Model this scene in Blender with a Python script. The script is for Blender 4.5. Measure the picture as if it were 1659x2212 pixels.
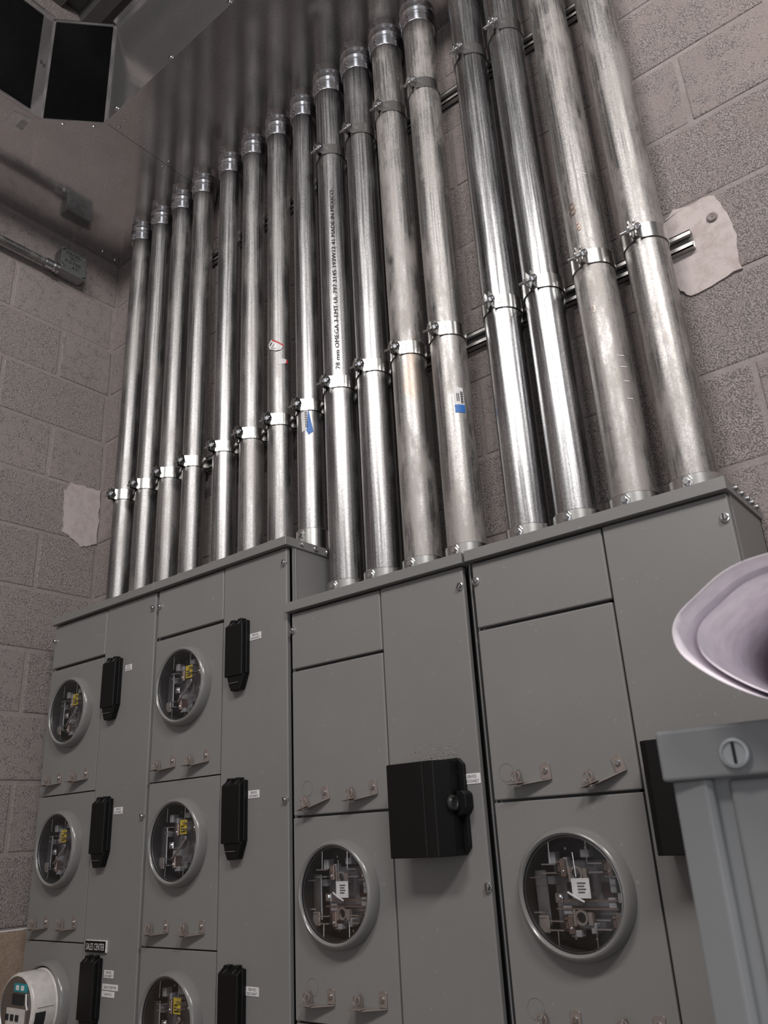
import bpy, bmesh, math, random
from mathutils import Vector, Matrix

for o in list(bpy.data.objects):
    bpy.data.objects.remove(o, do_unlink=True)
SC = bpy.context.scene
COL = SC.collection
S = 1.32          # metres per plan unit; the plan's origin is the eye point
EYE = 1.60        # eye height above the floor, metres


def M3(x, y, z):
    return Vector((x * S, y * S, z * S + EYE))


# ------------------------------------------------------------------ camera
cam_d = bpy.data.cameras.new('camera')
cam = bpy.data.objects.new('camera', cam_d)
COL.objects.link(cam)
RX = Vector((0.77565379, 0.62896981, -0.05251828))
RY = Vector((-0.26998159, 0.25542714, -0.92836788))
RZ = Vector((-0.57050077, 0.73427103, 0.3679333))
rot = Matrix((RX, -RY, -RZ)).transposed()
cam.matrix_world = Matrix.Translation(M3(0, 0, 0)) @ rot.to_4x4()
cam_d.sensor_fit = 'HORIZONTAL'
cam_d.sensor_width = 36.0
cam_d.lens = 1748.67 / 1659.0 * 36.0
cam_d.clip_start = 0.02
cam_d.dof.use_dof = True
cam_d.dof.focus_distance = 2.0
cam_d.dof.aperture_fstop = 16.0
SC.camera = cam

# ------------------------------------------------------------------ light
world = bpy.data.worlds.new('world')
SC.world = world
world.use_nodes = True
bg = world.node_tree.nodes['Background']
bg.inputs[0].default_value = (1.0, 0.95, 0.94, 1)
bg.inputs[1].default_value = 0.255


def area(name, loc, target, w, h, power, colr=(1, 0.97, 0.94)):
    l = bpy.data.lights.new(name, 'AREA')
    l.shape = 'RECTANGLE'
    l.size = w
    l.size_y = h
    l.energy = power
    l.color = colr
    o = bpy.data.objects.new(name, l)
    COL.objects.link(o)
    o.location = M3(*loc)
    d = M3(*target) - M3(*loc)
    o.rotation_euler = d.to_track_quat('-Z', 'Y').to_euler()
    return o


area('strip_light', (0.95, -0.55, 2.0), (-0.7, 1.0, 0.6), 1.0, 0.4, 62)
area('strip_light', (-0.45, -1.0, 2.05), (-0.8, 1.0, 0.6), 1.2, 0.4, 52)
area('door_daylight', (1.1, -1.9, 0.1), (-0.5, 1.0, 0.3), 1.2, 2.0, 20, (0.88, 0.93, 1.0))

SC.view_settings.view_transform = 'Standard'
SC.view_settings.look = 'None'
SC.view_settings.gamma = 1.0
SC.view_settings.use_curve_mapping = False
SC.view_settings.exposure = 0.06

# ------------------------------------------------------------------ mesh helpers
ORG = {}


class MB:
    def __init__(self):
        self.v = []
        self.f = []

    def add(self, vs, fs):
        n = len(self.v)
        self.v += [tuple(p) for p in vs]
        self.f += [tuple(i + n for i in f) for f in fs]
        return self

    def box(self, x0, x1, y0, y1, z0, z1):
        vs = [(x, y, z) for x in (x0, x1) for y in (y0, y1) for z in (z0, z1)]
        return self.add(vs, [(0, 1, 3, 2), (4, 6, 7, 5), (0, 4, 5, 1), (2, 3, 7, 6), (0, 2, 6, 4), (1, 5, 7, 3)])

    def prism(self, pts, axis, a0, a1):
        """extrude polygon pts (2D) along axis; 2D order is the other two axes in xyz order"""
        def mk(p, a):
            if axis == 0: return (a, p[0], p[1])
            if axis == 1: return (p[0], a, p[1])
            return (p[0], p[1], a)
        n = len(pts)
        vs = [mk(p, a0) for p in pts] + [mk(p, a1) for p in pts]
        fs = [tuple(range(n)), tuple(range(2 * n - 1, n - 1, -1))]
        fs += [(i, (i + 1) % n, n + (i + 1) % n, n + i) for i in range(n)]
        return self.add(vs, fs)

    def lathe(self, c, axis, prof, n=32, close=False):
        """prof: list of (radius, along)"""
        def mk(r, a, t):
            u, w = r * math.cos(t), r * math.sin(t)
            if axis == 0: return (c[0] + a, c[1] + u, c[2] + w)
            if axis == 1: return (c[0] + u, c[1] + a, c[2] + w)
            return (c[0] + u, c[1] + w, c[2] + a)
        vs, fs = [], []
        m = len(prof)
        for r, a in prof:
            vs += [mk(r, a, 2 * math.pi * k / n) for k in range(n)]
        for j in range(m - 1):
            for k in range(n):
                k2 = (k + 1) % n
                fs.append((j * n + k, j * n + k2, (j + 1) * n + k2, (j + 1) * n + k))
        if close:
            fs.append(tuple(range(n)))
            fs.append(tuple(range((m - 1) * n, m * n)))
        return self.add(vs, fs)

    def cyl(self, c, axis, r, a0, a1, n=16):
        return self.lathe(c, axis, [(r, a0), (r, a1)], n, True)

    def tube(self, path, r, n=8):
        vs, fs = [], []
        P = [Vector(p) for p in path]
        up = Vector((0.13, 0.31, 0.94)).normalized()
        for i, p in enumerate(P):
            d = (P[min(i + 1, len(P) - 1)] - P[max(i - 1, 0)]).normalized()
            a = d.cross(up)
            if a.length < 1e-4: a = d.cross(Vector((1, 0, 0)))
            a.normalize()
            b = d.cross(a)
            vs += [tuple(p + r * (math.cos(2 * math.pi * k / n) * a + math.sin(2 * math.pi * k / n) * b)) for k in range(n)]
        for i in range(len(P) - 1):
            for k in range(n):
                k2 = (k + 1) % n
                fs.append((i * n + k, i * n + k2, (i + 1) * n + k2, (i + 1) * n + k))
        fs.append(tuple(range(n)))
        fs.append(tuple(range((len(P) - 1) * n, len(P) * n)))
        return self.add(vs, fs)

    def strip(self, path, th, z0, z1):
        """sheet bent along a 2D (x,y) path, thickness th, standing z0..z1"""
        L, R = [], []
        P = [Vector((p[0], p[1])) for p in path]
        for i, p in enumerate(P):
            d = (P[min(i + 1, len(P) - 1)] - P[max(i - 1, 0)]).normalized()
            nrm = Vector((-d.y, d.x))
            L.append(p + nrm * th / 2)
            R.append(p - nrm * th / 2)
        for i in range(len(P) - 1):
            q = [L[i], L[i + 1], R[i + 1], R[i]]
            vs = [(a.x, a.y, z) for z in (z0, z1) for a in q]
            fs = [(0, 1, 5, 4), (2, 3, 7, 6), (0, 3, 2, 1), (4, 5, 6, 7)]
            if i == 0: fs.append((3, 0, 4, 7))
            if i == len(P) - 2: fs.append((1, 2, 6, 5))
            self.add(vs, fs)
        return self

    def holed_plate(self, x0, x1, z0, z1, cx, cz, r, y0, y1, n=48):
        """plate in XZ with a round hole, y0 front, y1 back"""
        ang = [2 * math.pi * k / n for k in range(n)]
        for cxr, czr in ((x0, z0), (x1, z0), (x0, z1), (x1, z1)):
            ang.append(math.atan2(czr - cz, cxr - cx) % (2 * math.pi))
        ang = sorted(set(ang))
        inn, out = [], []
        for t in ang:
            c, s = math.cos(t), math.sin(t)
            k = 1e9
            if c > 1e-9: k = min(k, (x1 - cx) / c)
            if c < -1e-9: k = min(k, (x0 - cx) / c)
            if s > 1e-9: k = min(k, (z1 - cz) / s)
            if s < -1e-9: k = min(k, (z0 - cz) / s)
            inn.append((cx + r * c, cz + r * s))
            out.append((cx + k * c, cz + k * s))
        m = len(ang)
        vs = []
        for y in (y0, y1):
            vs += [(p[0], y, p[1]) for p in inn] + [(p[0], y, p[1]) for p in out]
        fs = []
        for k in range(m):
            j = (k + 1) % m
            fs.append((k, j, m + j, m + k))
            fs.append((2 * m + k, 3 * m + k, 3 * m + j, 2 * m + j))
            fs.append((m + k, m + j, 3 * m + j, 3 * m + k))
            fs.append((k, 2 * m + k, 2 * m + j, j))
        return self.add(vs, fs)

    def build(self, name, mat, parent=None, org=None, bevel=0, seg=2, smooth=None, world=True):
        """world=True: vertices are plan coordinates; else already local (plan units) to the parent"""
        if parent is not None:
            o0 = ORG[parent.name]
        else:
            o0 = org if org is not None else (0, 0, 0)
        if not world: base = (0, 0, 0)
        else: base = o0
        me = bpy.data.meshes.new(name)
        me.from_pydata([((p[0] - base[0]) * S, (p[1] - base[1]) * S, (p[2] - base[2]) * S) for p in self.v], [], self.f)
        bm = bmesh.new()
        bm.from_mesh(me)
        bmesh.ops.remove_doubles(bm, verts=bm.verts, dist=1e-6)
        bmesh.ops.recalc_face_normals(bm, faces=bm.faces)
        if bevel:
            ed = [e for e in bm.edges if len(e.link_faces) == 2 and e.calc_face_angle(0) > 0.5]
            bmesh.ops.bevel(bm, geom=ed, offset=bevel * S, segments=seg, affect='EDGES', profile=0.5, clamp_overlap=True)
        big = [f for f in bm.faces if len(f.verts) > 8]
        if big and len(bm.faces) < 400: bmesh.ops.triangulate(bm, faces=big)
        bm.to_mesh(me)
        bm.free()
        if smooth is not None:
            me.shade_smooth()
            me.set_sharp_from_angle(angle=math.radians(smooth))
        if mat: me.materials.append(mat)
        o = bpy.data.objects.new(name, me)
        COL.objects.link(o)
        if parent is not None:
            o.parent = parent
            ORG[o.name] = ORG[parent.name]
        else:
            o.location = M3(*o0)
            ORG[o.name] = o0
        return o


def tag(o, label=None, cat=None, group=None, kind=None):
    if label: o['label'] = label
    if cat: o['category'] = cat
    if group: o['group'] = group
    if kind: o['kind'] = kind
    return o


def thing(name, org, label, cat, group=None):
    o = bpy.data.objects.new(name, None)
    o.empty_display_size = 0.05
    COL.objects.link(o)
    o.location = M3(*org)
    ORG[o.name] = org
    return tag(o, label, cat, group)


def copy_tree(o, parent=None):
    c = o.copy()
    COL.objects.link(c)
    if parent is not None: c.parent = parent
    ORG[c.name] = ORG[o.name]
    for ch in list(o.children):
        copy_tree(ch, c)
    return c


def place(o, org, label=None, rz=0):
    o.location = M3(*org)
    ORG[o.name] = org
    o.rotation_euler.z = rz
    if label: o['label'] = label
    return o


def text_geo(body, width=None, height=None):
    cu = bpy.data.curves.new('t', 'FONT')
    cu.body = body
    cu.align_x = 'CENTER'
    cu.align_y = 'CENTER'
    cu.size = 1
    cu.resolution_u = 2
    ob = bpy.data.objects.new('t', cu)
    COL.objects.link(ob)
    dg = bpy.context.evaluated_depsgraph_get()
    me = bpy.data.meshes.new_from_object(ob.evaluated_get(dg))
    vs = [v.co.copy() for v in me.vertices]
    fs = [tuple(p.vertices) for p in me.polygons]
    bpy.data.objects.remove(ob, do_unlink=True)
    bpy.data.curves.remove(cu)
    bpy.data.meshes.remove(me)
    x0 = min(v.x for v in vs); x1 = max(v.x for v in vs)
    y0 = min(v.y for v in vs); y1 = max(v.y for v in vs)
    sx = width / (x1 - x0) if width else None
    sy = height / (y1 - y0) if height else None
    sx = sx or sy
    sy = sy or sx
    return [((v.x - (x0 + x1) / 2) * sx, (v.y - (y0 + y1) / 2) * sy) for v in vs], fs


def text_front(mb, body, X, Y, Z, width=None, height=None):
    v, f = text_geo(body, width, height)
    mb.add([(X + a, Y, Z + b) for a, b in v], f)


# ------------------------------------------------------------------ materials
def new_mat(name):
    m = bpy.data.materials.new(name)
    m.use_nodes = True
    nt = m.node_tree
    return m, nt, nt.nodes['Principled BSDF']


def nd(nt, typ, **kw):
    n = nt.nodes.new(typ)
    for k, v in kw.items():
        if k in n.inputs: n.inputs[k].default_value = v
        else: setattr(n, k, v)
    return n


def ramp(nt, fac, stops):
    r = nt.nodes.new('ShaderNodeValToRGB')
    e = r.color_ramp.elements
    while len(e) < len(stops): e.new(0.5)
    for i, (p, c) in enumerate(stops):
        e[i].position = p
        e[i].color = (*c, 1) if isinstance(c, tuple) else (c, c, c, 1)
    nt.links.new(fac, r.inputs['Fac'])
    return r.outputs['Color']


def mixc(nt, fac, a, b, mode='MIX'):
    m = nt.nodes.new('ShaderNodeMix')
    m.data_type = 'RGBA'
    m.blend_type = mode
    for sock, val in ((m.inputs['Factor'], fac), (m.inputs['A'], a), (m.inputs['B'], b)):
        pass
    ins = {s.identifier: s for s in m.inputs}
    for key, val in (('Factor_Float', fac), ('A_Color', a), ('B_Color', b)):
        if isinstance(val, (int, float)): ins[key].default_value = val
        elif isinstance(val, tuple): ins[key].default_value = (*val, 1)
        else: nt.links.new(val, ins[key])
    return {s.identifier: s for s in m.outputs}['Result_Color']


def world_vec(nt, scale=(1, 1, 1), rnd=False):
    """object-space metres, shifted per object"""
    tc = nt.nodes.new('ShaderNodeTexCoord')
    out = tc.outputs['Object']
    if rnd:
        oi = nt.nodes.new('ShaderNodeObjectInfo')
        mu = nt.nodes.new('ShaderNodeMath'); mu.operation = 'MULTIPLY'; mu.inputs[1].default_value = 37.0
        nt.links.new(oi.outputs['Random'], mu.inputs[0])
        ad = nt.nodes.new('ShaderNodeVectorMath'); ad.operation = 'ADD'
        nt.links.new(out, ad.inputs[0]); nt.links.new(mu.outputs[0], ad.inputs[1])
        out = ad.outputs[0]
    mp = nt.nodes.new('ShaderNodeMapping')
    mp.inputs['Scale'].default_value = scale
    nt.links.new(out, mp.inputs['Vector'])
    return mp.outputs['Vector']


def noise(nt, vec, scale, detail=3, rough=0.5):
    n = nt.nodes.new('ShaderNodeTexNoise')
    n.inputs['Scale'].default_value = scale
    n.inputs['Detail'].default_value = detail
    n.inputs['Roughness'].default_value = rough
    nt.links.new(vec, n.inputs['Vector'])
    return n.outputs['Fac']


def bump(nt, b, h, strength, dist):
    n = nt.nodes.new('ShaderNodeBump')
    n.inputs['Strength'].default_value = strength
    n.inputs['Distance'].default_value = dist
    nt.links.new(h, n.inputs['Height'])
    nt.links.new(n.outputs['Normal'], b.inputs['Normal'])


def plain(name, col, rough=0.5, metal=0.0, spec=0.5):
    m, nt, b = new_mat(name)
    b.inputs['Base Color'].default_value = (*col, 1)
    b.inputs['Roughness'].default_value = rough
    b.inputs['Metallic'].default_value = metal
    v = world_vec(nt)
    f = noise(nt, v, 60, 3)
    c = ramp(nt, f, [(0.3, tuple(x * 0.9 for x in col)), (0.7, tuple(min(1, x * 1.08) for x in col))])
    nt.links.new(c, b.inputs['Base Color'])
    return m


def pipe_mat(name, base, rough, dust, spangle, metal=1.0, rust=0.0):
    m, nt, b = new_mat(name)
    vs = world_vec(nt, (1, 1, 0.02), True)
    v = world_vec(nt, (1, 1, 1), True)
    v2 = world_vec(nt, (1, 1, 0.35), True)
    streak = noise(nt, vs, 190, 3, 0.6)
    blot = noise(nt, v2, 13, 6, 0.68)
    fine = noise(nt, v, 260, 3, 0.6)
    lo = tuple(x * 0.66 for x in base)
    hi = tuple(min(1, x * 1.2) for x in base)
    c1 = ramp(nt, streak, [(0.35, lo), (0.62, hi)])
    c2 = mixc(nt, ramp(nt, fine, [(0.40, 0.0), (0.68, 0.55 * spangle)]), c1, (0.13, 0.13, 0.135))
    dm = ramp(nt, blot, [(0.47, 0.0), (0.62, dust)])
    c3 = mixc(nt, dm, c2, (0.345, 0.315, 0.298))
    if rust:
        rb = noise(nt, v2, 5, 4, 0.7)
        c3 = mixc(nt, ramp(nt, rb, [(0.62, 0.0), (0.74, rust)]), c3, (0.30, 0.20, 0.13))
    nt.links.new(c3, b.inputs['Base Color'])
    rr = ramp(nt, streak, [(0.3, rough * 0.85), (0.7, rough * 1.2)])
    rr = mixc(nt, dm, rr, (0.62, 0.62, 0.62))
    nt.links.new(rr, b.inputs['Roughness'])
    mt = ramp(nt, blot, [(0.47, metal), (0.62, metal * (1 - 0.6 * dust))])
    nt.links.new(mt, b.inputs['Metallic'])
    bump(nt, b, noise(nt, vs, 120, 2), 0.05, 0.002)
    return m


def block_mat(name, base, pit, seed, cell=150, joint=False):
    """porous concrete: grains with dark gaps between them, smeared smooth in places"""
    m, nt, b = new_mat(name)
    g = nt.nodes.new('ShaderNodeNewGeometry')
    v = g.outputs['Position']
    oi = nt.nodes.new('ShaderNodeObjectInfo')
    big = noise(nt, v, 2.3 + seed, 4, 0.6)
    mid = noise(nt, v, 32, 5, 0.7)
    fine = noise(nt, v, 420, 3, 0.6)
    wob = nt.nodes.new('ShaderNodeTexNoise')
    wob.inputs['Scale'].default_value = 110
    wob.inputs['Detail'].default_value = 2
    nt.links.new(v, wob.inputs['Vector'])
    sc = nt.nodes.new('ShaderNodeVectorMath'); sc.operation = 'SCALE'; sc.inputs['Scale'].default_value = 0.007
    nt.links.new(wob.outputs['Color'], sc.inputs[0])
    ad = nt.nodes.new('ShaderNodeVectorMath'); ad.operation = 'ADD'
    nt.links.new(v, ad.inputs[0]); nt.links.new(sc.outputs[0], ad.inputs[1])
    vo = nt.nodes.new('ShaderNodeTexVoronoi')
    vo.inputs['Scale'].default_value = cell
    nt.links.new(ad.outputs[0], vo.inputs['Vector'])
    gap = ramp(nt, vo.outputs['Distance'], [(0.46, 0.0), (0.72, 1.0)])
    # pitted and smeared areas; every block differs a little
    am = nt.nodes.new('ShaderNodeMath'); am.operation = 'MULTIPLY_ADD'; am.inputs[1].default_value = 0.16; am.inputs[2].default_value = -0.08
    nt.links.new(oi.outputs['Random'], am.inputs[0])
    ms = nt.nodes.new('ShaderNodeMath'); ms.operation = 'ADD'
    nt.links.new(mid, ms.inputs[0]); nt.links.new(am.outputs[0], ms.inputs[1])
    area_m = ramp(nt, ms.outputs[0], [(0.36, 0.15), (0.54, 1.0)])
    gm = mixc(nt, 1.0, gap, area_m, 'MULTIPLY')
    tone = ramp(nt, oi.outputs['Random'], [(0.0, tuple(x * 0.88 for x in base)), (1.0, tuple(x * 1.10 for x in base))])
    c = mixc(nt, ramp(nt, big, [(0.35, 0.0), (0.66, 0.7)]), tone, tuple(x * y for x, y in zip(base, (1.2, 1.16, 1.14))))
    c = mixc(nt, ramp(nt, mid, [(0.36, 0.55), (0.54, 0.0)]), c, tuple(x * y for x, y in zip(base, (0.74, 0.66, 0.63))))
    c = mixc(nt, ramp(nt, fine, [(0.35, 0.22), (0.6, 0.0)]), c, tuple(x * 0.6 for x in base))
    pk = mixc(nt, 1.0, gm, (pit, pit, pit), 'MULTIPLY')
    c = mixc(nt, pk, c, (0.060, 0.052, 0.050))
    nt.links.new(c, b.inputs['Base Color'])
    b.inputs['Roughness'].default_value = 0.92
    if pit > 0.05:
        inv = mixc(nt, gm, (0.85, 0.85, 0.85), (0.0, 0.0, 0.0))
        hgt = mixc(nt, 0.35, inv, mid)
        bump(nt, b, hgt, 0.8 * min(1.0, pit + 0.2), 0.0035)
    return m


def paint_mat(name, col, rough=0.42, dust=0.25, spec=0.5):
    m, nt, b = new_mat(name)
    v = world_vec(nt)
    n1 = noise(nt, v, 3.0, 4, 0.6)
    n2 = noise(nt, v, 420, 2)
    n3 = noise(nt, v, 90, 2, 0.7)
    c = ramp(nt, n1, [(0.3, tuple(x * 0.93 for x in col)), (0.7, tuple(x * 1.06 for x in col))])
    c = mixc(nt, ramp(nt, n3, [(0.70, 0.0), (0.78, dust)]), c, (0.5, 0.47, 0.44))
    nt.links.new(c, b.inputs['Base Color'])
    b.inputs['Roughness'].default_value = rough
    b.inputs['Specular IOR Level'].default_value = spec
    bump(nt, b, n2, 0.10, 0.001)
    return m


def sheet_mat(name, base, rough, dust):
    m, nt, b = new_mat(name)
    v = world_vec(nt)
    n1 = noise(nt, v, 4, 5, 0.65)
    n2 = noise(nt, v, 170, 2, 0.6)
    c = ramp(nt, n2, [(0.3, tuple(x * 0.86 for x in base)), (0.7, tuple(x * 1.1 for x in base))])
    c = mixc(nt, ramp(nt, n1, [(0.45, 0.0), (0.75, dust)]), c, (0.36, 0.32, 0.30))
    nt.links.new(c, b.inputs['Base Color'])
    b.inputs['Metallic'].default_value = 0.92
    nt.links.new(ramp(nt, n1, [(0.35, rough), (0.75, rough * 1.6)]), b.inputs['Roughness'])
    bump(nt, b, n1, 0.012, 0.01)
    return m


def glass_mat(name):
    m = bpy.data.materials.new(name)
    m.use_nodes = True
    nt = m.node_tree
    nt.nodes.clear()
    out = nt.nodes.new('ShaderNodeOutputMaterial')
    tr = nd(nt, 'ShaderNodeBsdfTransparent')
    tr.inputs['Color'].default_value = (0.93, 0.94, 0.95, 1)
    gl = nd(nt, 'ShaderNodeBsdfGlossy')
    gl.inputs['Roughness'].default_value = 0.08
    lw = nd(nt, 'ShaderNodeLayerWeight')
    pw = nt.nodes.new('ShaderNodeMath'); pw.operation = 'POWER'; pw.inputs[1].default_value = 4.0
    nt.links.new(lw.outputs['Facing'], pw.inputs[0])
    fr = nt.nodes.new('ShaderNodeMath'); fr.operation = 'MULTIPLY_ADD'; fr.inputs[1].default_value = 0.6; fr.inputs[2].default_value = 0.075
    nt.links.new(pw.outputs[0], fr.inputs[0])
    mx = nt.nodes.new('ShaderNodeMixShader')
    nt.links.new(fr.outputs[0], mx.inputs[0])
    nt.links.new(tr.outputs[0], mx.inputs[1])
    nt.links.new(gl.outputs[0], mx.inputs[2])
    nt.links.new(mx.outputs[0], out.inputs['Surface'])
    return m


BLOCK_L = block_mat('grey_block_left', (0.286, 0.255, 0.250), 0.68, 0.0, 270)
BLOCK_B = block_mat('grey_block_back', (0.282, 0.247, 0.239), 0.68, 0.4, 310)
MORTAR = block_mat('mortar', (0.272, 0.240, 0.234), 0.15, 0.9, 220)
PLASTER = block_mat('plaster_patch', (0.45, 0.40, 0.39), 0.0, 0.2)
TANWALL = block_mat('tan_concrete', (0.29, 0.215, 0.165), 0.10, 0.6)
FLOORM = plain('concrete_floor', (0.27, 0.25, 0.24), 0.8)
DECKM = plain('painted_deck', (0.11, 0.105, 0.105), 0.5, 0.3)
PIPE_S = pipe_mat('bright_galvanised', (0.37, 0.365, 0.37), 0.35, 0.16, 1.0)
PIPE_B = pipe_mat('shiny_galvanised', (0.50, 0.50, 0.51), 0.27, 0.10, 0.9)
PIPE_M = pipe_mat('dull_galvanised', (0.33, 0.325, 0.325), 0.42, 0.34, 1.0)
PIPE_W = pipe_mat('weathered_galvanised', (0.36, 0.345, 0.335), 0.42, 0.8, 1.0, 0.92)
PIPE_R = pipe_mat('stained_galvanised', (0.34, 0.33, 0.325), 0.42, 0.9, 1.0, 0.92, 0.6)
ZINC = plain('zinc_fitting', (0.66, 0.66, 0.68), 0.22, 1.0)
ZINC_R = plain('zinc_strap', (0.60, 0.60, 0.59), 0.24, 1.0)
STEEL_D = plain('dull_steel', (0.34, 0.34, 0.35), 0.38, 1.0)
STRUTM = plain('galvanised_channel', (0.46, 0.44, 0.43), 0.48, 0.9)
SHEET = sheet_mat('galvanised_sheet', (0.70, 0.68, 0.685), 0.10, 0.22)
SHEET_D = sheet_mat('galvanised_inside_shaded', (0.16, 0.16, 0.165), 0.25, 0.2)  # same metal as the outer sheet, darkened: the interior's shade is in the colour
PAINT = paint_mat('grey_enamel', (0.190, 0.185, 0.182))
PAINT_D = plain('dark_gap', (0.045, 0.045, 0.046), 0.6)
PAINT_F = paint_mat('grey_enamel_near', (0.205, 0.212, 0.220), 0.40, 0.05)
RINGM = paint_mat('grey_ring', (0.185, 0.18, 0.176), 0.22, 0.6)
BLACK = paint_mat('black_plastic', (0.0045, 0.0042, 0.0042), 0.5, 0.06, 0.25)
DARKP = plain('dark_socket', (0.018, 0.017, 0.019), 0.5)
CLEARP = plain('smoky_plastic', (0.13, 0.122, 0.13), 0.3)
CLEARL = plain('frosted_plastic', (0.26, 0.25, 0.26), 0.3)
COPPER = plain('tarnished_copper', (0.30, 0.22, 0.19), 0.35, 0.8)
TAB = plain('oxidised_steel', (0.29, 0.245, 0.225), 0.5, 0.5)
WHITE = plain('white_label', (0.66, 0.64, 0.645), 0.5)
INK = plain('black_ink', (0.012, 0.012, 0.013), 0.85)
YELLOW = plain('yellow_label', (0.55, 0.40, 0.03), 0.5)
RED = plain('red_print', (0.45, 0.03, 0.03), 0.5)
BLUE = plain('blue_print', (0.02, 0.13, 0.42), 0.5)
TEAL = plain('teal_print', (0.02, 0.24, 0.27), 0.5)
METERW = plain('ivory_meter', (0.52, 0.49, 0.47), 0.28)
PAPER = plain('lavender_paper', (0.84, 0.77, 0.82), 0.8)
GLASS = glass_mat('clear_cover')

rng = random.Random(7)

# ------------------------------------------------------------------ room shell
XL, YB, ZC, ZF = -1.89, 1.15, 2.57, -EYE / S
TR = 1.692
J0, CH = -0.154, 0.1535       # first joint and course height


def blocks_row(u_joint, u0, u1):
    k = math.floor((u0 - u_joint) / 0.307)
    e = u_joint + k * 0.307
    r = []
    while e < u1 - 1e-6:
        a, b = max(e, u0), min(e + 0.307, u1)
        if b - a > 0.02: r.append((a, b))
        e += 0.307
    return r


wl = MB().box(XL - 0.14, XL - 0.0013, -2.2, YB + 0.14, J0, ZC).build('wall_left', MORTAR, None, (XL, 0.3, J0))
tag(wl, 'grey concrete block wall on the left with a small plaster patch near the corner', None, None, 'structure')
wb = MB().box(XL, 2.2, YB + 0.0013, YB + 0.14, J0, ZC).build('wall_back', MORTAR, None, (-0.8, YB, J0))
tag(wb, 'grey concrete block wall behind the conduits and meter cabinets', None, None, 'structure')
fl = MB().box(XL - 0.002, XL + 0.001, -2.2, YB, ZF, J0 - 0.003).build('foundation', TANWALL, wl)
fl['label'] = 'smooth tan concrete base below the blocks'
MB().box(XL, 2.2, YB - 0.001, YB + 0.002, ZF, J0 - 0.003).build('foundation', TANWALL, wb)

mesh_cache = {}


def block(parent, side, a, b, z0):
    w = round(b - a, 4)
    var = rng.randrange(3)
    key = (side, w, var)
    j = 0.0042
    d = (0.0, 0.0006, 0.0012)[var]
    if key not in mesh_cache:
        mb = MB()
        if side == 'L': mb.box(-0.05, d, j, w - j, j, CH - j)
        else: mb.box(j, w - j, -d, 0.05, j, CH - j)
        o = mb.build('block', BLOCK_L if side == 'L' else BLOCK_B, parent, None, 0.0026, 2, world=False)
        mesh_cache[key] = o
    else:
        o = mesh_cache[key].copy()
        COL.objects.link(o)
        o.parent = parent
    po = ORG[parent.name]
    t = (XL, a, z0) if side == 'L' else (a, YB, z0)
    o.location = Vector(((t[0] - po[0]) * S, (t[1] - po[1]) * S, (t[2] - po[2]) * S))


for n in range(18):
    z0 = J0 + n * CH
    if z0 + CH > ZC + 0.05: break
    for a, b in blocks_row(0.988 if n % 2 else 0.835, -0.1, YB):
        block(wl, 'L', a, b, z0)
    for a, b in blocks_row(-0.0445 if n % 2 else -0.198, XL, 0.42):
        block(wb, 'B', a, b, z0)


def patch(parent, side, pts, th, seed):
    r = random.Random(seed)
    out = []
    n = len(pts)
    for i in range(n):
        p, q = pts[i], pts[(i + 1) % n]
        for k in range(7):
            t = k / 7
            out.append((p[0] + (q[0] - p[0]) * t + r.uniform(-0.0028, 0.0028), p[1] + (q[1] - p[1]) * t + r.uniform(-0.0028, 0.0028)))
    mb = MB()
    if side == 'L': mb.prism(out, 0, XL - 0.001, XL + th)
    else: mb.prism(out, 1, YB - th, YB + 0.001)
    return mb.build('mortar_patch', PLASTER, parent)


patch(wl, 'L', [(1.057, 0.925), (1.147, 0.929), (1.149, 0.772), (1.103, 0.752), (1.048, 0.782), (1.041, 0.893)], 0.0028, 1)['label'] = 'pale rectangular plaster patch by the corner'
pr = patch(wb, 'B', [(-0.285, 0.905), (-0.258, 0.922), (-0.19, 0.917), (-0.176, 0.838), (-0.181, 0.766), (-0.262, 0.755), (-0.285, 0.8)], 0.0028, 2)
pr['label'] = 'pale plaster patch behind the strut end'
MB().lathe((-0.202, YB - 0.003, 0.876), 1, [(0.009, 0.001), (0.0085, -0.002), (0.006, -0.0035), (0.003, -0.002), (0.001, -0.001)], 14).build('plug', MORTAR, wb, None, 0, smooth=50)

ceil = MB()
prof = []
y = -2.2
while y < YB:
    prof += [(y, ZC), (y + 0.045, ZC), (y + 0.058, ZC + 0.032), (y + 0.103, ZC + 0.032)]
    y += 0.116
for i in range(len(prof) - 1):
    (ya, za), (yb, zb) = prof[i], prof[i + 1]
    ceil.add([(XL - 0.14, ya, za), (2.2, ya, za), (2.2, yb, zb), (XL - 0.14, yb, zb)], [(0, 1, 2, 3)])
tag(ceil.build('ceiling', DECKM, None, (0, 0, ZC)), 'corrugated steel roof deck above the wireway', None, None, 'structure')
tag(MB().box(XL, 2.2, -2.2, YB, ZF - 0.06, ZF).build('floor', FLOORM, None, (0, 0, ZF)), 'bare concrete floor', None, None, 'structure')

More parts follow.
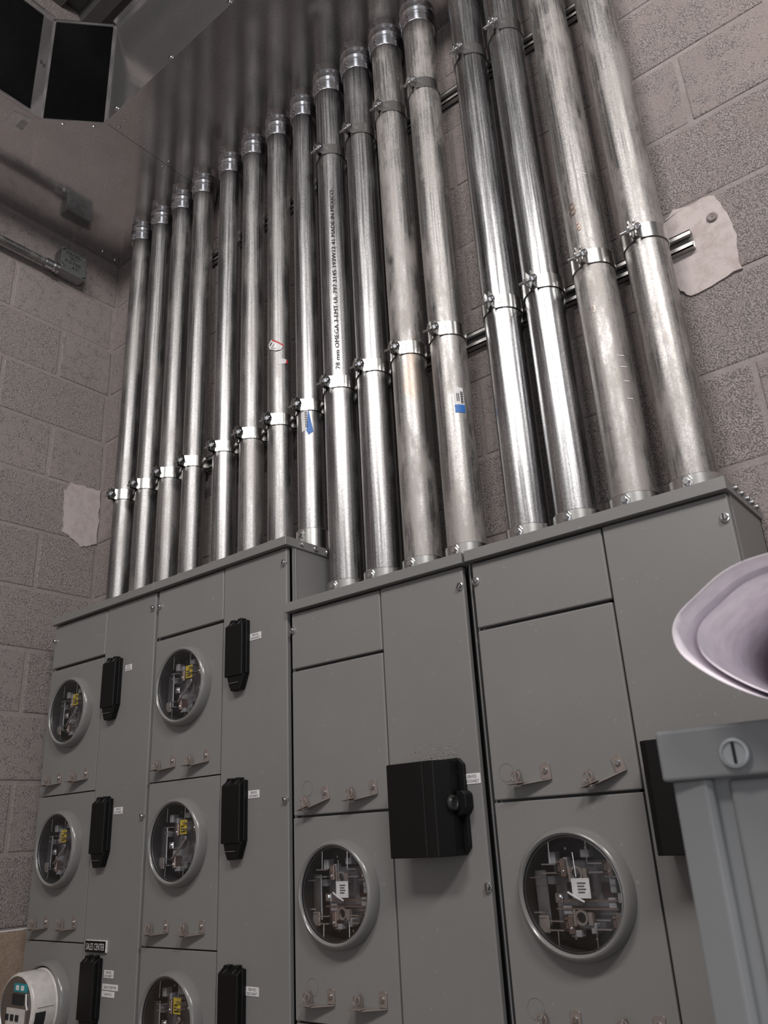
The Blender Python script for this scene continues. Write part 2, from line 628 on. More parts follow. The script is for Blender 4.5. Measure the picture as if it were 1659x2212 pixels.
# ------------------------------------------------------------------ sheet metal wireway
T0, T1 = TR, 2.045
XF, YF = -1.547, 0.807          # front faces of left leg / back leg
CA, CB = (-1.547, 0.690), (-1.437, 0.807)   # chamfer ends
ww = thing('sheet_metal_wireway', (-1.45, 0.95, T0), 'large galvanised sheet metal wireway turning the corner above all the conduits', 'wireway')
th = 0.0025
YE = -0.9
SX = -1.4385
MB().prism([(XL, YE), (XF, YE), CA, CB, (SX, YF), (SX, YB), (XL, YB)], 2, T0, T0 + th).build('bottom_panel', SHEET, ww)
MB().prism([(SX + 0.0012, YF), (0.6, YF), (0.6, YB), (SX + 0.0012, YB)], 2, T0, T0 + th).build('bottom_panel', SHEET, ww)
MB().box(CB[0], 0.6, YF, YF + th, T0 + 0.0005, T1).build('front_panel', SHEET, ww)
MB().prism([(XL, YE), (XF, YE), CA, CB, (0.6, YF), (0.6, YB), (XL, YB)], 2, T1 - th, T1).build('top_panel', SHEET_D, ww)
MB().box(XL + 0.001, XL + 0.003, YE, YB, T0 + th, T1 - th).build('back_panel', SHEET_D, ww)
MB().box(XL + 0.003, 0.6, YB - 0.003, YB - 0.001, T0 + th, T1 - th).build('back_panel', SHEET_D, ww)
lip = MB()
lip.box(CB[0] - 0.001, 0.6, YF - 0.006, YF, T0 - 0.0015, T0 + 0.001)
lip.box(CB[0], 0.6, YF - 0.012, YF, T1 - 0.002, T1 + 0.001)
lip.build('flange', SHEET, ww)
lf = MB()
lf.box(XF - 0.001, XF + 0.006, YE, CA[1], T0 - 0.001, T0 + 0.0015)
lf.box(XF - th, XF, YE, 0.664, T0, T0 + 0.011)
lf.box(XF - th, XF, YE, 0.664, T1 - 0.012, T1)
lf.box(XF - th, XF + 0.009, YE, 0.69, T1 - 0.003, T1)
lf.build('flange', SHEET, ww)
post = MB()
post.box(XF - th, XF, 0.664, CA[1], T0, T1)
post.build('corner_post', SHEET, ww)
for z in (1.872, 1.868):
    MB().box(XF - 0.0005, XF + 0.0006, 0.671 + (1.872 - z) * 2, 0.676 + (1.872 - z) * 2, z - 0.006, z + 0.006).build('slot', INK, ww)
# chamfered corner opening: flange on three sides
dx, dy = CB[0] - CA[0], CB[1] - CA[1]
L = math.hypot(dx, dy)
ux, uy = dx / L, dy / L


def on_chamf(mb, s0, s1, z0, z1, d0=0.0, d1=0.0025):
    q = []
    for s, d in ((s0, d0), (s1, d0), (s1, d1), (s0, d1)):
        q.append((CA[0] + ux * s - uy * d, CA[1] + uy * s + ux * d))
    mb.prism(q, 2, z0, z1)


cf = MB()
on_chamf(cf, 0, L, T1 - 0.010, T1)
on_chamf(cf, 0, 0.007, T0, T1)
on_chamf(cf, L - 0.008, L, T0, T1)
on_chamf(cf, 0, L, T0 - 0.0005, T0 + 0.003)
cf.build('corner_frame', SHEET, ww)
# seam inside the left leg
MB().box(XL + 0.004, XF - 0.01, 0.535, 0.541, T1 - 0.006, T1 - th).build('seam', SHEET_D, ww)


def screw_geo(mb, c, axis, r, h, sgn, n=12):
    mb.lathe(c, axis, [(r, 0), (r, sgn * h * 0.6), (r * 0.75, sgn * h), (0.0004, sgn * h)], n)


for p in ((-1.397, YF, 1.712), (-1.18, YF, 1.710), (-0.974, YF, 1.709), (-0.76, YF, 1.709), (-1.30, YF, 2.03), (-1.0, YF, 2.03)):
    mb = MB(); screw_geo(mb, p, 1, 0.0055, 0.005, -1); mb.build('screw', ZINC, ww, None, 0, smooth=40)
for p in ((-1.398, 0.831, T0), (-1.425, 0.853 - 0.02, T0), (-1.436 + 0.012, 0.985, T0), (-1.4385 - 0.012, 0.985, T0), (-1.47, 0.79, T0), (-1.52, 0.735, T0), (-1.86, 1.07, T0), (-1.868, 1.118, T0), (-1.83, 0.72, T0)):
    mb = MB(); screw_geo(mb, p, 2, 0.0038, 0.004, -1); mb.build('screw', ZINC, ww, None, 0, smooth=40)
st = MB().add([(-1.572, 0.636, T0 - 0.0006), (-1.626, 0.635, T0 - 0.0006), (-1.619, 0.679, T0 - 0.0006), (-1.558, 0.682, T0 - 0.0006)], [(0, 1, 2, 3)]).build('sticker', WHITE, ww)
st['label'] = 'torn white paper sticker on the underside'
ln = MB()
for i in range(5):
    yy = 0.662 + 0.0035 * i
    ln.box(-1.612, -1.580 + 0.003 * (i % 2), yy, yy + 0.0013, T0 - 0.0011, T0 - 0.0008)
ln.build('print_lines', STEEL_D, st)

# ------------------------------------------------------------------ struts
def strut(name, x0, x1, z, label):
    t = thing(name, ((x0 + x1) / 2, 1.142, z), label, 'strut channel', 'strut channels behind the conduits')
    h = 0.0157
    yf, yb = 1.1345, 1.1488
    mb = MB()
    w = 0.002
    mb.box(x0, x1, yb - w, yb, z - h, z + h)
    mb.box(x0, x1, yf, yb, z + h - w, z + h)
    mb.box(x0, x1, yf, yb, z - h, z - h + w)
    mb.build('channel', STRUTM, t)
    for s in (-1, 1):
        m2 = MB()
        a, b = (z + h - 0.008, z + h) if s > 0 else (z - h, z - h + 0.008)
        m2.box(x0, x1, yf, yf + w, a, b)
        c, d = (a, a + w) if s > 0 else (b - w, b)
        m2.box(x0, x1, yf + w, yf + 0.006, c, d)
        m2.build('lip', STRUTM, t)
    return t


strut('strut_channel', -1.76, -0.236, 0.849, 'lower steel strut channel holding all sixteen conduits, its end showing by the plaster patch')
strut('strut_channel', -1.45, -0.24, 1.463, 'upper steel strut channel high behind the thicker conduits')

# ------------------------------------------------------------------ conduits
R1, R2 = 0.0277, 0.0337
X_P = [-1.704, -1.610, -1.516, -1.425, -1.314, -1.223, -1.132, -1.043, -0.950, -0.861, -0.773, -0.682, -0.563, -0.480, -0.388, -0.298]
mats = [PIPE_M, PIPE_M, PIPE_M, PIPE_M, PIPE_S, PIPE_M, PIPE_M, PIPE_S, PIPE_S, PIPE_S, PIPE_R, PIPE_W, PIPE_B, PIPE_B, PIPE_W, PIPE_W]
lab = ['galvanised conduit nearest the left corner, first of the row',
       'slim galvanised conduit second from the left corner',
       'slim galvanised conduit third from the left corner',
       'slim galvanised conduit fourth from the left, ending above the first cabinet seam',
       'slim galvanised conduit fifth from the left, after a wider gap',
       'slim galvanised conduit sixth from the left, without stickers',
       'slim galvanised conduit seventh from the left with torn red and white sticker',
       'slim galvanised conduit eighth from the left with a torn blue and white sticker',
       'thick galvanised conduit with black printed lettering along it',
       'shiny thick conduit just right of the lettered one',
       'blotchy stained thick conduit with whitish marks and a rusty band',
       'weathered thick conduit with a white and blue barcode sticker',
       'thick shiny conduit fourth from the right, after the wide gap',
       'brightest thick conduit third from the right',
       'weathered thick conduit second from the right with marker loops',
       'weathered thick conduit at the far right beside the bare blocks']
conduits = []


def on_pipe(X, Rr, ang, z, off=0.0):
    """ang measured from straight ahead (-Y), positive to the right"""
    r = Rr + off
    return (X + r * math.sin(ang), PY(Rr) - r * math.cos(ang), z)


def PY(Rr):
    return 1.1345 - Rr - 0.0006


def cyl_patch(X, Rr, a0, a1, z0, z1, off, n=6):
    mb = MB()
    vs = []
    for k in range(n + 1):
        a = a0 + (a1 - a0) * k / n
        vs.append(on_pipe(X, Rr, a, z0, off))
        vs.append(on_pipe(X, Rr, a, z1, off))
    mb.add(vs, [(2 * k, 2 * k + 2, 2 * k + 3, 2 * k + 1) for k in range(n)])
    return mb


def cyl_poly(X, Rr, ac, zc, pts, off, rotd=0):
    """polygon in (arc, z) plan units wrapped on the pipe"""
    c, s = math.cos(math.radians(rotd)), math.sin(math.radians(rotd))
    q = [(p[0] * c - p[1] * s, p[0] * s + p[1] * c) for p in pts]
    tris = [(q[0], q[k], q[k + 1]) for k in range(1, len(q) - 1)]
    for _ in range(3):
        nx = []
        for a, b, d in tris:
            ab, bd, da = [((u[0] + w[0]) / 2, (u[1] + w[1]) / 2) for u, w in ((a, b), (b, d), (d, a))]
            nx += [(a, ab, da), (ab, b, bd), (da, bd, d), (ab, bd, da)]
        tris = nx
    mb = MB()
    for t in tris:
        mb.add([on_pipe(X, Rr, ac + p[0] / Rr, zc + p[1], off) for p in t], [(0, 1, 2)])
    return mb


for i, X in enumerate(X_P):
    Rr = R1 if i < 8 else R2
    zb = 0.517 if i < 8 else 0.389
    yp = PY(Rr)
    c = thing('conduit', (X, yp, zb), lab[i], 'conduit', 'galvanised conduits rising to the wireway')
    conduits.append(c)
    MB().lathe((X, yp, 0), 2, [(Rr, zb - 0.004), (Rr, T0 + 0.004)], 56).build('tube', mats[i], c, None, 0, smooth=60)
    # fitting under the wireway
    pf = [(Rr + 0.0062, T0), (Rr + 0.0066, T0 - 0.006), (Rr + 0.0050, T0 - 0.0085), (Rr + 0.0030, T0 - 0.0115), (Rr + 0.0050, T0 - 0.0145),
          (Rr + 0.0062, T0 - 0.0175), (Rr + 0.0050, T0 - 0.0205), (Rr + 0.0042, T0 - 0.023), (Rr + 0.0042, T0 - 0.0425), (Rr + 0.0036, T0 - 0.0435), (Rr, T0 - 0.0435)]
    if i < 12:
        f = MB().lathe((X, yp, 0), 2, pf, 48).build('connector', ZINC, c, None, 0, smooth=35)
        for dz in (0.028, 0.038):
            mb = MB(); screw_geo(mb, (X, yp - Rr - 0.0035, T0 - dz), 1, 0.0042, 0.006, -1, 6); mb.build('set_screw', ZINC, f, None, 0, smooth=30)
    # fitting on the cabinet
    pb = [(Rr, zb + 0.0455), (Rr + 0.0036, zb + 0.0455), (Rr + 0.0044, zb + 0.0445), (Rr + 0.0044, zb + 0.006), (Rr + 0.0065, zb + 0.005), (Rr + 0.0065, zb)]
    f = MB().lathe((X, yp, 0), 2, pb, 48).build('connector', ZINC_R, c, None, 0, smooth=35)
    mb = MB()
    boss = [(-0.0075, zb + 0.001), (0.0075, zb + 0.001), (0.0075, zb + 0.037), (0.004, zb + 0.043), (-0.004, zb + 0.043), (-0.0075, zb + 0.037)]
    mb.prism([(X + p[0], p[1]) for p in boss], 1, yp - Rr - 0.0062, yp - Rr)
    mb.build('boss', ZINC_R, f, None, 0.001)
    for dz in (0.033, 0.018):
        mb = MB(); screw_geo(mb, (X, yp - Rr - 0.0062, zb + dz), 1, 0.0055, 0.006, -1, 6); mb.build('set_screw', ZINC, f, None, 0, smooth=30)

# lettering along the ninth conduit, reading upwards
tv, tf = text_geo('78 mm OMEGA 3-EMT UL 797 3145 193W12 41 MADE IN MEXICO', 0.463, 0.0088)
aL = math.radians(35)
mb = MB().add([on_pipe(X_P[8], R2, aL - b / R2, 1.110 + a, 0.0009) for a, b in tv], tf)
mb.build('lettering', INK, conduits[8])['label'] = 'black printed lettering reading upwards'


def azc(X, Rr):
    """direction from a conduit to the open floor in front of the row, radians right of straight ahead"""
    return math.atan2(-X, PY(Rr))


# stickers
a7 = azc(X_P[6], R1)
s = cyl_poly(X_P[6], R1, a7 - 0.42, 1.022, [(-0.017, 0.010), (-0.013, 0.013), (0.016, 0.0115), (0.017, -0.002), (0.010, -0.0095), (-0.008, -0.010), (-0.018, -0.002)], 0.0022, -32).build('sticker', WHITE, conduits[6])
s['label'] = 'torn red and white sticker'
cyl_poly(X_P[6], R1, a7 - 0.42, 1.022, [(-0.013, 0.0135), (-0.013, 0.0098), (0.0165, 0.0085), (0.0165, 0.012)], 0.0027, -32).build('red_strip', RED, s)
lm = MB()
for k, (px, pz, w, h) in enumerate(((-0.011, 0.002, 0.003, 0.009), (-0.003, 0.001, 0.002, 0.008), (0.003, 0.000, 0.003, 0.007), (0.009, 0.001, 0.003, 0.006), (0.000, -0.0062, 0.010, 0.0015))):
    q = [(px - w / 2, pz - h / 2), (px + w / 2, pz - h / 2), (px + w / 2, pz + h / 2), (px - w / 2, pz + h / 2)]
    g = cyl_poly(X_P[6], R1, a7 - 0.42, 1.022, q, 0.0028, -32)
    lm.add(g.v, g.f)
lm.build('print_marks', STEEL_D, s)
s = cyl_poly(X_P[6], R1, a7 + 0.18, 0.984, [(-0.008, 0.006), (0.010, 0.006), (0.010, -0.003), (-0.002, -0.010), (-0.008, -0.010)], 0.0006, -6).build('sticker', WHITE, conduits[6])
s['label'] = 'scrap of white sticker with a red end'
cyl_poly(X_P[6], R1, a7 + 0.18, 0.984, [(0.009, 0.006), (0.0135, 0.005), (0.0135, -0.004), (0.009, -0.004)], 0.0010, -6).build('red_strip', RED, s)

a8 = azc(X_P[7], R1)
s = cyl_poly(X_P[7], R1, a8 - 0.38, 0.802, [(-0.009, 0.026), (0.007, 0.028), (0.008, -0.020), (-0.008, -0.026)], 0.0007, 2).build('sticker', WHITE, conduits[7])
s['label'] = 'torn white and blue barcode sticker'
cyl_poly(X_P[7], R1, a8 - 0.38, 0.802, [(0.0075, 0.022), (0.0095, 0.018), (0.016, -0.027), (0.006, -0.034), (0.002, -0.026)], 0.0010, 2).build('blue_strip', BLUE, s)
lm = MB()
for k in range(9):
    g = cyl_poly(X_P[7], R1, a8 - 0.38, 0.802, [(0.000, -0.016 + k * 0.0042), (0.0055, -0.016 + k * 0.0042), (0.0055, -0.0142 + k * 0.0042), (0.000, -0.0142 + k * 0.0042)], 0.0011, 2)
    lm.add(g.v, g.f)
lm.build('barcode', INK, s)

a12 = azc(X_P[11], R2)
P12 = [(-0.0085, 0.024), (0.0085, 0.021), (0.0095, -0.0125), (-0.0085, -0.0125)]
s = cyl_poly(X_P[11], R2, a12 + 0.30, 0.703, P12, 0.0007, 0).build('sticker', WHITE, conduits[11])
s['label'] = 'white and blue barcode sticker'
cyl_poly(X_P[11], R2, a12 + 0.30, 0.703, [(-0.0085, -0.0125), (0.0095, -0.0125), (0.0095, -0.028), (-0.0085, -0.028)], 0.0007, 0).build('blue_strip', BLUE, s)
lm = MB()
for k in range(10):
    z0 = -0.010 + k * 0.0024
    g = cyl_poly(X_P[11], R2, a12 + 0.30, 0.703, [(0.0028, z0), (0.0075, z0), (0.0075, z0 + 0.0012 + 0.0005 * (k % 2)), (0.0028, z0 + 0.0012 + 0.0005 * (k % 2))], 0.0011)
    lm.add(g.v, g.f)
for k in range(2):
    g = cyl_poly(X_P[11], R2, a12 + 0.30, 0.703, [(-0.001 - 0.003 * k, -0.006), (0.0004 - 0.003 * k, -0.006), (0.0004 - 0.003 * k, 0.010), (-0.001 - 0.003 * k, 0.010)], 0.0011)
    lm.add(g.v, g.f)
lm.build('barcode', INK, s)
# marker loops on the fifteenth conduit
for (zz, aa, ch, hh) in ((0.955, -0.50, '8', 0.026), (0.915, -0.32, '8', 0.016), (0.752, -0.30, '0', 0.014)):
    tv, tf = text_geo(ch, hh * 0.5, hh)
    MB().add([on_pipe(X_P[14], R2, azc(X_P[14], R2) + aa + a / R2, zz + b, 0.0006) for a, b in tv], tf).build('marker_loop', COPPER, conduits[14])
for (aa, zz, ln_) in ((0.55, 0.66, 0.35), (0.58, 0.64, 0.33), (0.60, 0.615, 0.3), (0.62, 0.585, 0.3), (0.35, 1.02, 0.3)):
    cyl_patch(X_P[14], R2, azc(X_P[14], R2) + aa - ln_ / 2, azc(X_P[14], R2) + aa + ln_ / 2, zz, zz + 0.0016, 0.0004).build('scrape', WHITE, conduits[14])

# ------------------------------------------------------------------ strut straps
def make_clamp(Rr, stamp):
    t = thing('conduit_clamp', (0, 0, 0), 'x', 'pipe clamp', 'strut clamps round the conduits')
    r = Rr + 0.0016
    h = 0.0135
    for s in (-1, 1):
        path = [(0.0045, -(r + 0.017)), (0.0045, -(r + 0.004)), (0.0075, -(r + 0.0003))]
        a0 = math.asin(0.012 / r)
        for k in range(13):
            a = a0 + (math.radians(112) - a0) * k / 12
            path.append((r * math.sin(a), -r * math.cos(a)))
        path += [(0.0125, r + 0.004)]
        mb = MB().strip([(s * p[0], p[1]) for p in path], 0.0018, -h, h)
        o = mb.build('strap_half', ZINC_R, t, world=False, smooth=30)
        if stamp and s > 0:
            tv, tf = text_geo('3E', None, 0.008)
            q = 0.42
            MB().add([((r + 0.0014) * math.sin(q + a / r), -(r + 0.0014) * math.cos(q + a / r), b) for a, b in tv], tf).build('stamp', STEEL_D, o, world=False)
    yb = -(r + 0.0115)
    MB().cyl((0, yb, 0), 0, 0.0030, -0.021, 0.012, 10).build('bolt', ZINC, t, world=False, smooth=40)
    MB().cyl((0, yb, 0), 0, 0.0062, 0.0055, 0.0105, 6).build('bolt_head', ZINC, t, world=False)
    MB().cyl((0, yb, 0), 0, 0.0060, -0.0100, -0.0056, 6).build('nut', ZINC, t, world=False)
    for s in (-1, 1):
        mb = MB().lathe((s * 0.0045, yb, 0), 0, [(0.0105, -0.0012), (0.0105, 0.0012)], 18, True)
        mb.build('ear', ZINC_R, t, world=False, smooth=40)
    return t


ordn = ['first', 'second', 'third', 'fourth', 'fifth', 'sixth', 'seventh', 'eighth', 'ninth', 'tenth', 'eleventh', 'twelfth', 'thirteenth', 'fourteenth', 'fifteenth', 'sixteenth']
cs, cl = make_clamp(R1, False), make_clamp(R2, True)
used = set()


def put_clamp(i, z, where):
    src = cs if i < 8 else cl
    Rr = R1 if i < 8 else R2
    o = src if src.name not in used else copy_tree(src)
    used.add(src.name)
    ends = {0: 'conduit nearest the left corner', 8: 'lettered conduit', 11: 'conduit with barcode sticker', 15: 'rightmost conduit'}
    nm = ends.get(i, ordn[i] + ' conduit from the left')
    place(o, (X_P[i], PY(Rr), z), 'zinc strap clamp on the %s strut around the %s' % (where, nm))


for i in range(16):
    put_clamp(i, 0.8385 if i < 8 else 0.850, 'lower')
for i in range(8, 14):
    put_clamp(i, 1.463, 'upper')

# ------------------------------------------------------------------ meter cabinets
YP0, YP1 = 1.0, 1.010     # cover panels front/back


def make_hasp():
    pass


hasp_meshes = {}


def hasp(parent, X, Z, tilt):
    """bent tab bracket: flat tab at right, ledge to the left, eye tab at its end"""
    if 'h' not in hasp_meshes:
        mb = MB()
        mb.prism([(-0.0075, -0.002), (0.0065, -0.002), (0.0065, 0.0165), (0.0045, 0.0185), (-0.0055, 0.0185), (-0.0075, 0.0165)], 1, -0.0022, 0)
        mb.add([(0.0065, 0, -0.002), (0.0065, -0.004, -0.0022), (-0.040, -0.019, -0.006), (-0.040, 0, -0.004),
                (0.0065, 0, -0.0034), (0.0065, -0.004, -0.0036), (-0.040, -0.019, -0.0074), (-0.040, 0, -0.0054)],
               [(0, 1, 2, 3), (7, 6, 5, 4), (0, 4, 5, 1), (1, 5, 6, 2), (2, 6, 7, 3), (3, 7, 4, 0)])
        mb.prism([(-0.002, -0.006), (-0.018, -0.006), (-0.018, 0.010), (-0.014, 0.014), (-0.006, 0.014), (-0.002, 0.010)], 0, -0.0385, -0.0370)
        eye = MB()
        eye.lathe((-0.041, -0.012, 0.006), 1, [(0.0075, -0.0008), (0.0075, 0.0008), (0.0052, 0.0008), (0.0052, -0.0008), (0.0075, -0.0008)], 16)
        mb.add(eye.v, eye.f)
        mb.box(-0.052, -0.028, -0.020, -0.004, -0.0045, -0.0032)
        o = mb.build('hasp', TAB, parent, None, 0.0003, 1, world=False)
        hasp_meshes['h'] = o
        sc = MB(); screw_geo(sc, (-0.0005, -0.0022, 0.0085), 1, 0.0036, 0.003, -1, 10)
        so = sc.build('screw', ZINC, o, None, 0, smooth=40, world=False)
    else:
        src = hasp_meshes['h']
        o = src.copy(); COL.objects.link(o); o.parent = parent
        for ch in src.children:
            c = ch.copy(); COL.objects.link(c); c.parent = o
    po = ORG[parent.name]
    o.location = Vector(((X - po[0]) * S, (YP0 - po[1]) * S, (Z - po[2]) * S))
    o.rotation_euler = (0, -math.radians(tilt), 0)
    return o


screw_cache = {}


def slot_screw(parent, X, Z, r=0.0050):
    key = r
    if key not in screw_cache:
        mb = MB()
        mb.lathe((0, 0, 0), 1, [(r * 1.25, 0), (r * 1.25, -0.0015), (r, -0.002), (r * 0.95, -0.005), (r * 0.75, -0.0062), (0.0003, -0.0062)], 16)
        o = mb.build('screw', ZINC, parent, None, 0, smooth=40, world=False)
        sl = MB().box(-r * 0.15, r * 0.15, -0.0066, -0.005, -r * 0.8, r * 0.8).build('slot', INK, o, None, 0, world=False)
        screw_cache[key] = o
    else:
        src = screw_cache[key]
        o = src.copy(); COL.objects.link(o); o.parent = parent
        for ch in src.children:
            c = ch.copy(); COL.objects.link(c); c.parent = o
    po = ORG[parent.name]
    o.location = Vector(((X - po[0]) * S, (YP0 - po[1]) * S, (Z - po[2]) * S))
    o.rotation_euler = (0, rng.uniform(-0.6, 0.6), 0)


def cabinet(label, x0, x1, xm, ztop, rows, gapl, gapr, side_r):
    """rows: list of (z0,z1,hole(cx,cz) or None, hasps or None)"""
    zb = -1.05
    t = thing('meter_cabinet', ((x0 + x1) / 2, 1.07, zb), label, 'cabinet', 'grey metering cabinets in a row')
    b = MB()
    w = 0.002
    b.box(x0, x0 + w, 1.011, 1.146, zb, ztop)
    b.box(x1 - w, x1, 1.0105, 1.146, zb, ztop)
    b.box(x0, x1, 1.143, 1.146, zb, ztop)
    b.box(x0, x1, 1.011, 1.146, zb, zb + w)
    # inner flanges behind the cover joints
    b.box(x0 + w, x0 + 0.016, 1.030, 1.0325, zb, ztop)
    b.box(x1 - 0.016, x1 - w, 1.030, 1.0325, zb, ztop)
    b.box(xm - 0.012, xm + 0.012, 1.020, 1.0225, zb, ztop)
    for (z0, z1, hole, hs) in rows:
        b.box(x0 + w, xm, 1.020, 1.0225, z0 - 0.008, z0 + 0.008)
    b.build('body', PAINT, t)
    lp = MB()
    lx0, lx1 = x0 - 0.0013, x1 + (0.003 if side_r else -0.0010)
    lp.box(lx0, lx1, 0.9895, 1.146, ztop - 0.0025, ztop + 0.0145)
    lp.build('top_cap', PAINT, t, None, 0.0006, 1)
    pl = x0 + gapl
    pr = x1 - gapr
    for (z0, z1, hole, hs) in rows:
        mb = MB()
        if hole:
            mb.holed_plate(pl, xm - 0.0011, z0 + 0.0011, z1 - 0.0011, hole[0], hole[1], 0.0672, YP0, YP1)
            p = mb.build('cover_panel', PAINT, t, None, 0.0009, 2)
        else:
            mb.box(pl, xm - 0.0011, YP0, YP1, z0 + 0.0011, z1 - 0.0011)
            p = mb.build('cover_panel', PAINT, t, None, 0.0022, 3)
        if hs:
            for (hx, hz, ht) in hs: hasp(p, hx, hz, ht)
    MB().box(xm + 0.0011, pr, YP0, YP1, zb + 0.003, ztop - 0.004).build('breaker_panel', PAINT, t, None, 0.0022, 3)
    return t


def ABrows(cx, hx, tilt):
    rw = [(0.3955, 0.4985, None, None)]
    zz = [0.3935, 0.1125, -0.1685, -0.4495, -0.7305]
    for k in range(4):
        c = (cx, zz[k + 1] + 0.1735)
        hs = [(hx[0], zz[k + 1] + 0.0275, tilt * rng.uniform(0, 1)), (hx[1], zz[k + 1] + 0.0285, tilt * rng.uniform(0, 1))] if k < 2 else None
        rw.append((zz[k + 1], zz[k] - (0.002 if k == 0 else 0), c, hs))
    rw.append((-1.045, -0.7305, None, None))
    return rw


cabA = cabinet('tall grey metering cabinet at the left end, against the block wall', -1.7905, -1.3945, -1.5755, 0.5025, ABrows(-1.681, (-1.712, -1.609), 4), 0.0015, 0.0035, False)
cabB = cabinet('tall grey metering cabinet second from the left, its right side showing above its neighbour', -1.3935, -1.0035, -1.182, 0.5025, ABrows(-1.288, (-1.317, -1.219), 3), 0.0045, 0.006, True)


def CDrows(cx, hx, t1, t2):
    return [(0.2695, 0.3705, None, None),
            (0.0315, 0.2675, None, [(hx[0], 0.0565, t1), (hx[1], 0.0575, t2)]),
            (-0.2545, 0.0305, (cx, -0.0805), [(hx[0], -0.2255, 0), (hx[1], -0.2235, 0)]),
            (-0.5405, -0.2555, None, None), (-0.80, -0.5415, None, None), (-1.045, -0.801, None, None)]


cabC = cabinet('lower grey metering cabinet third from the left, with the square black switch cover', -1.0025, -0.6255, -0.7955, 0.3745, CDrows(-0.9005, (-0.9235, -0.8255), 14, 5), 0.0045, 0.008, False)
cabD = cabinet('lower grey metering cabinet at the right end, partly behind the paper roll', -0.6205, -0.2365, -0.4055, 0.3745, CDrows(-0.5105, (-0.5315, -0.4285), 2, 16), 0.0045, 0.0015, True)
# side seam strips and side cap screws
MB().box(-1.0037, -1.0025, 1.0165, 1.0195, 0.36, 0.50).build('side_seam', PAINT, cabB, None, 0.0004, 1)
for yy, r in ((1.03, 0.0035), (1.068, 0.0055), (1.101, 0.0055)):
    mb = MB(); screw_geo(mb, (-1.0005, yy, 0.509), 0, r, 0.004, 1); mb.build('side_screw', ZINC_R, cabB, None, 0, smooth=40)
for yy in (1.03, 1.055, 1.08, 1.10, 1.122):
    mb = MB(); screw_geo(mb, (-0.2335, yy, 0.384), 0, 0.0035, 0.004, 1); mb.build('side_screw', STEEL_D, cabD, None, 0, smooth=40)
for c, pts in ((cabA, ((-1.406, 0.466), (-1.405, 0.054), (-1.783, 0.463))), (cabB, ((-1.382, 0.464), (-1.015, 0.470), (-1.016, 0.059))),
               (cabC, ((-0.994, 0.339), (-0.640, 0.340), (-0.638, -0.074))), (cabD, ((-0.611, 0.341), (-0.246, 0.339)))):
    for x, z in pts: slot_screw(c, x, z)
for c, x, z in ((cabD, -0.592, 0.067), (cabC, -0.966, 0.073), (cabC, -0.962, -0.208), (cabD, -0.585, -0.21)):
    MB().lathe((x, YP0 - 0.0002, z), 1, [(0.0120, 0), (0.0120, -0.0003), (0.0117, -0.0003), (0.0117, 0)], 28).build('scratch_ring', RINGM, c)


def sticker(cab, x0, x1, z0, z1, lines, label, mat=WHITE, ink=INK, name='sticker', hgt=None):
    s = MB().box(x0, x1, YP0 - 0.0009, YP0 - 0.0001, z0, z1).build(name, mat, cab, None, 0.0003, 1)
    s['label'] = label
    t = MB()
    n = len(lines)
    for k, ln_ in enumerate(lines):
        zc = z1 - (z1 - z0) * (k + 0.5) / n + (0.0004 if n > 1 else 0) * (1 if k else -1)
        text_front(t, ln_, (x0 + x1) / 2, YP0 - 0.0011, zc, (x1 - x0) * (0.8 if len(ln_) > 7 else 0.55), hgt or (z1 - z0) / n * 0.56)
    t.build('lettering', ink, s)
    return s


SD = ['SERVICE', 'DISCONNECT']
for cab, x0, x1, zc, nm in ((cabA, -1.493, -1.470, 0.352, 'uppermost'), (cabA, -1.500, -1.471, 0.0685, 'second'), (cabA, -1.498, -1.468, -0.2165, 'third'),
                            (cabB, -1.1055, -1.0755, 0.347, 'uppermost'), (cabB, -1.1065, -1.0785, 0.073, 'second'), (cabB, -1.108, -1.078, -0.2215, 'third')):
    sticker(cab, x0, x1, zc - 0.0065, zc + 0.0065, SD, 'white label beside the %s switch' % nm)
sticker(cabC, -0.662, -0.634, 0.0565, 0.0705, SD, 'white label beside the large black switch')
sticker(cabA, -1.5005, -1.4515, -0.2425, -0.2325, ['SALES CENTER'], 'white name strip under the label', hgt=0.0042)
sticker(cabA, -1.5010, -1.4615, -0.2540, -0.2440, ['UNIT 01'], 'short white unit strip', hgt=0.0040)
npl = MB().box(-1.5605, -1.4925, YP0 - 0.0035, YP0, -0.1818, -0.1612).build('nameplate', WHITE, cabA, None, 0.0004, 1)
npl['label'] = 'engraved black nameplate reading SALES CENTER'
MB().box(-1.5605, -1.4945, YP0 - 0.0042, YP0 - 0.0034, -0.1818, -0.1625).build('face', BLACK, npl)
tm = MB(); text_front(tm, 'SALES CENTER', -1.5270, YP0 - 0.0045, -0.1722, 0.060, 0.0115)
tm.build('lettering', WHITE, npl)

# ------------------------------------------------------------------ meter sockets
def lathe_obj(prof, name, mat, t, n=48, smooth=40, c=(0, 0, 0)):
    return MB().lathe(c, 1, prof, n).build(name, mat, t, None, 0, smooth=smooth, world=False)


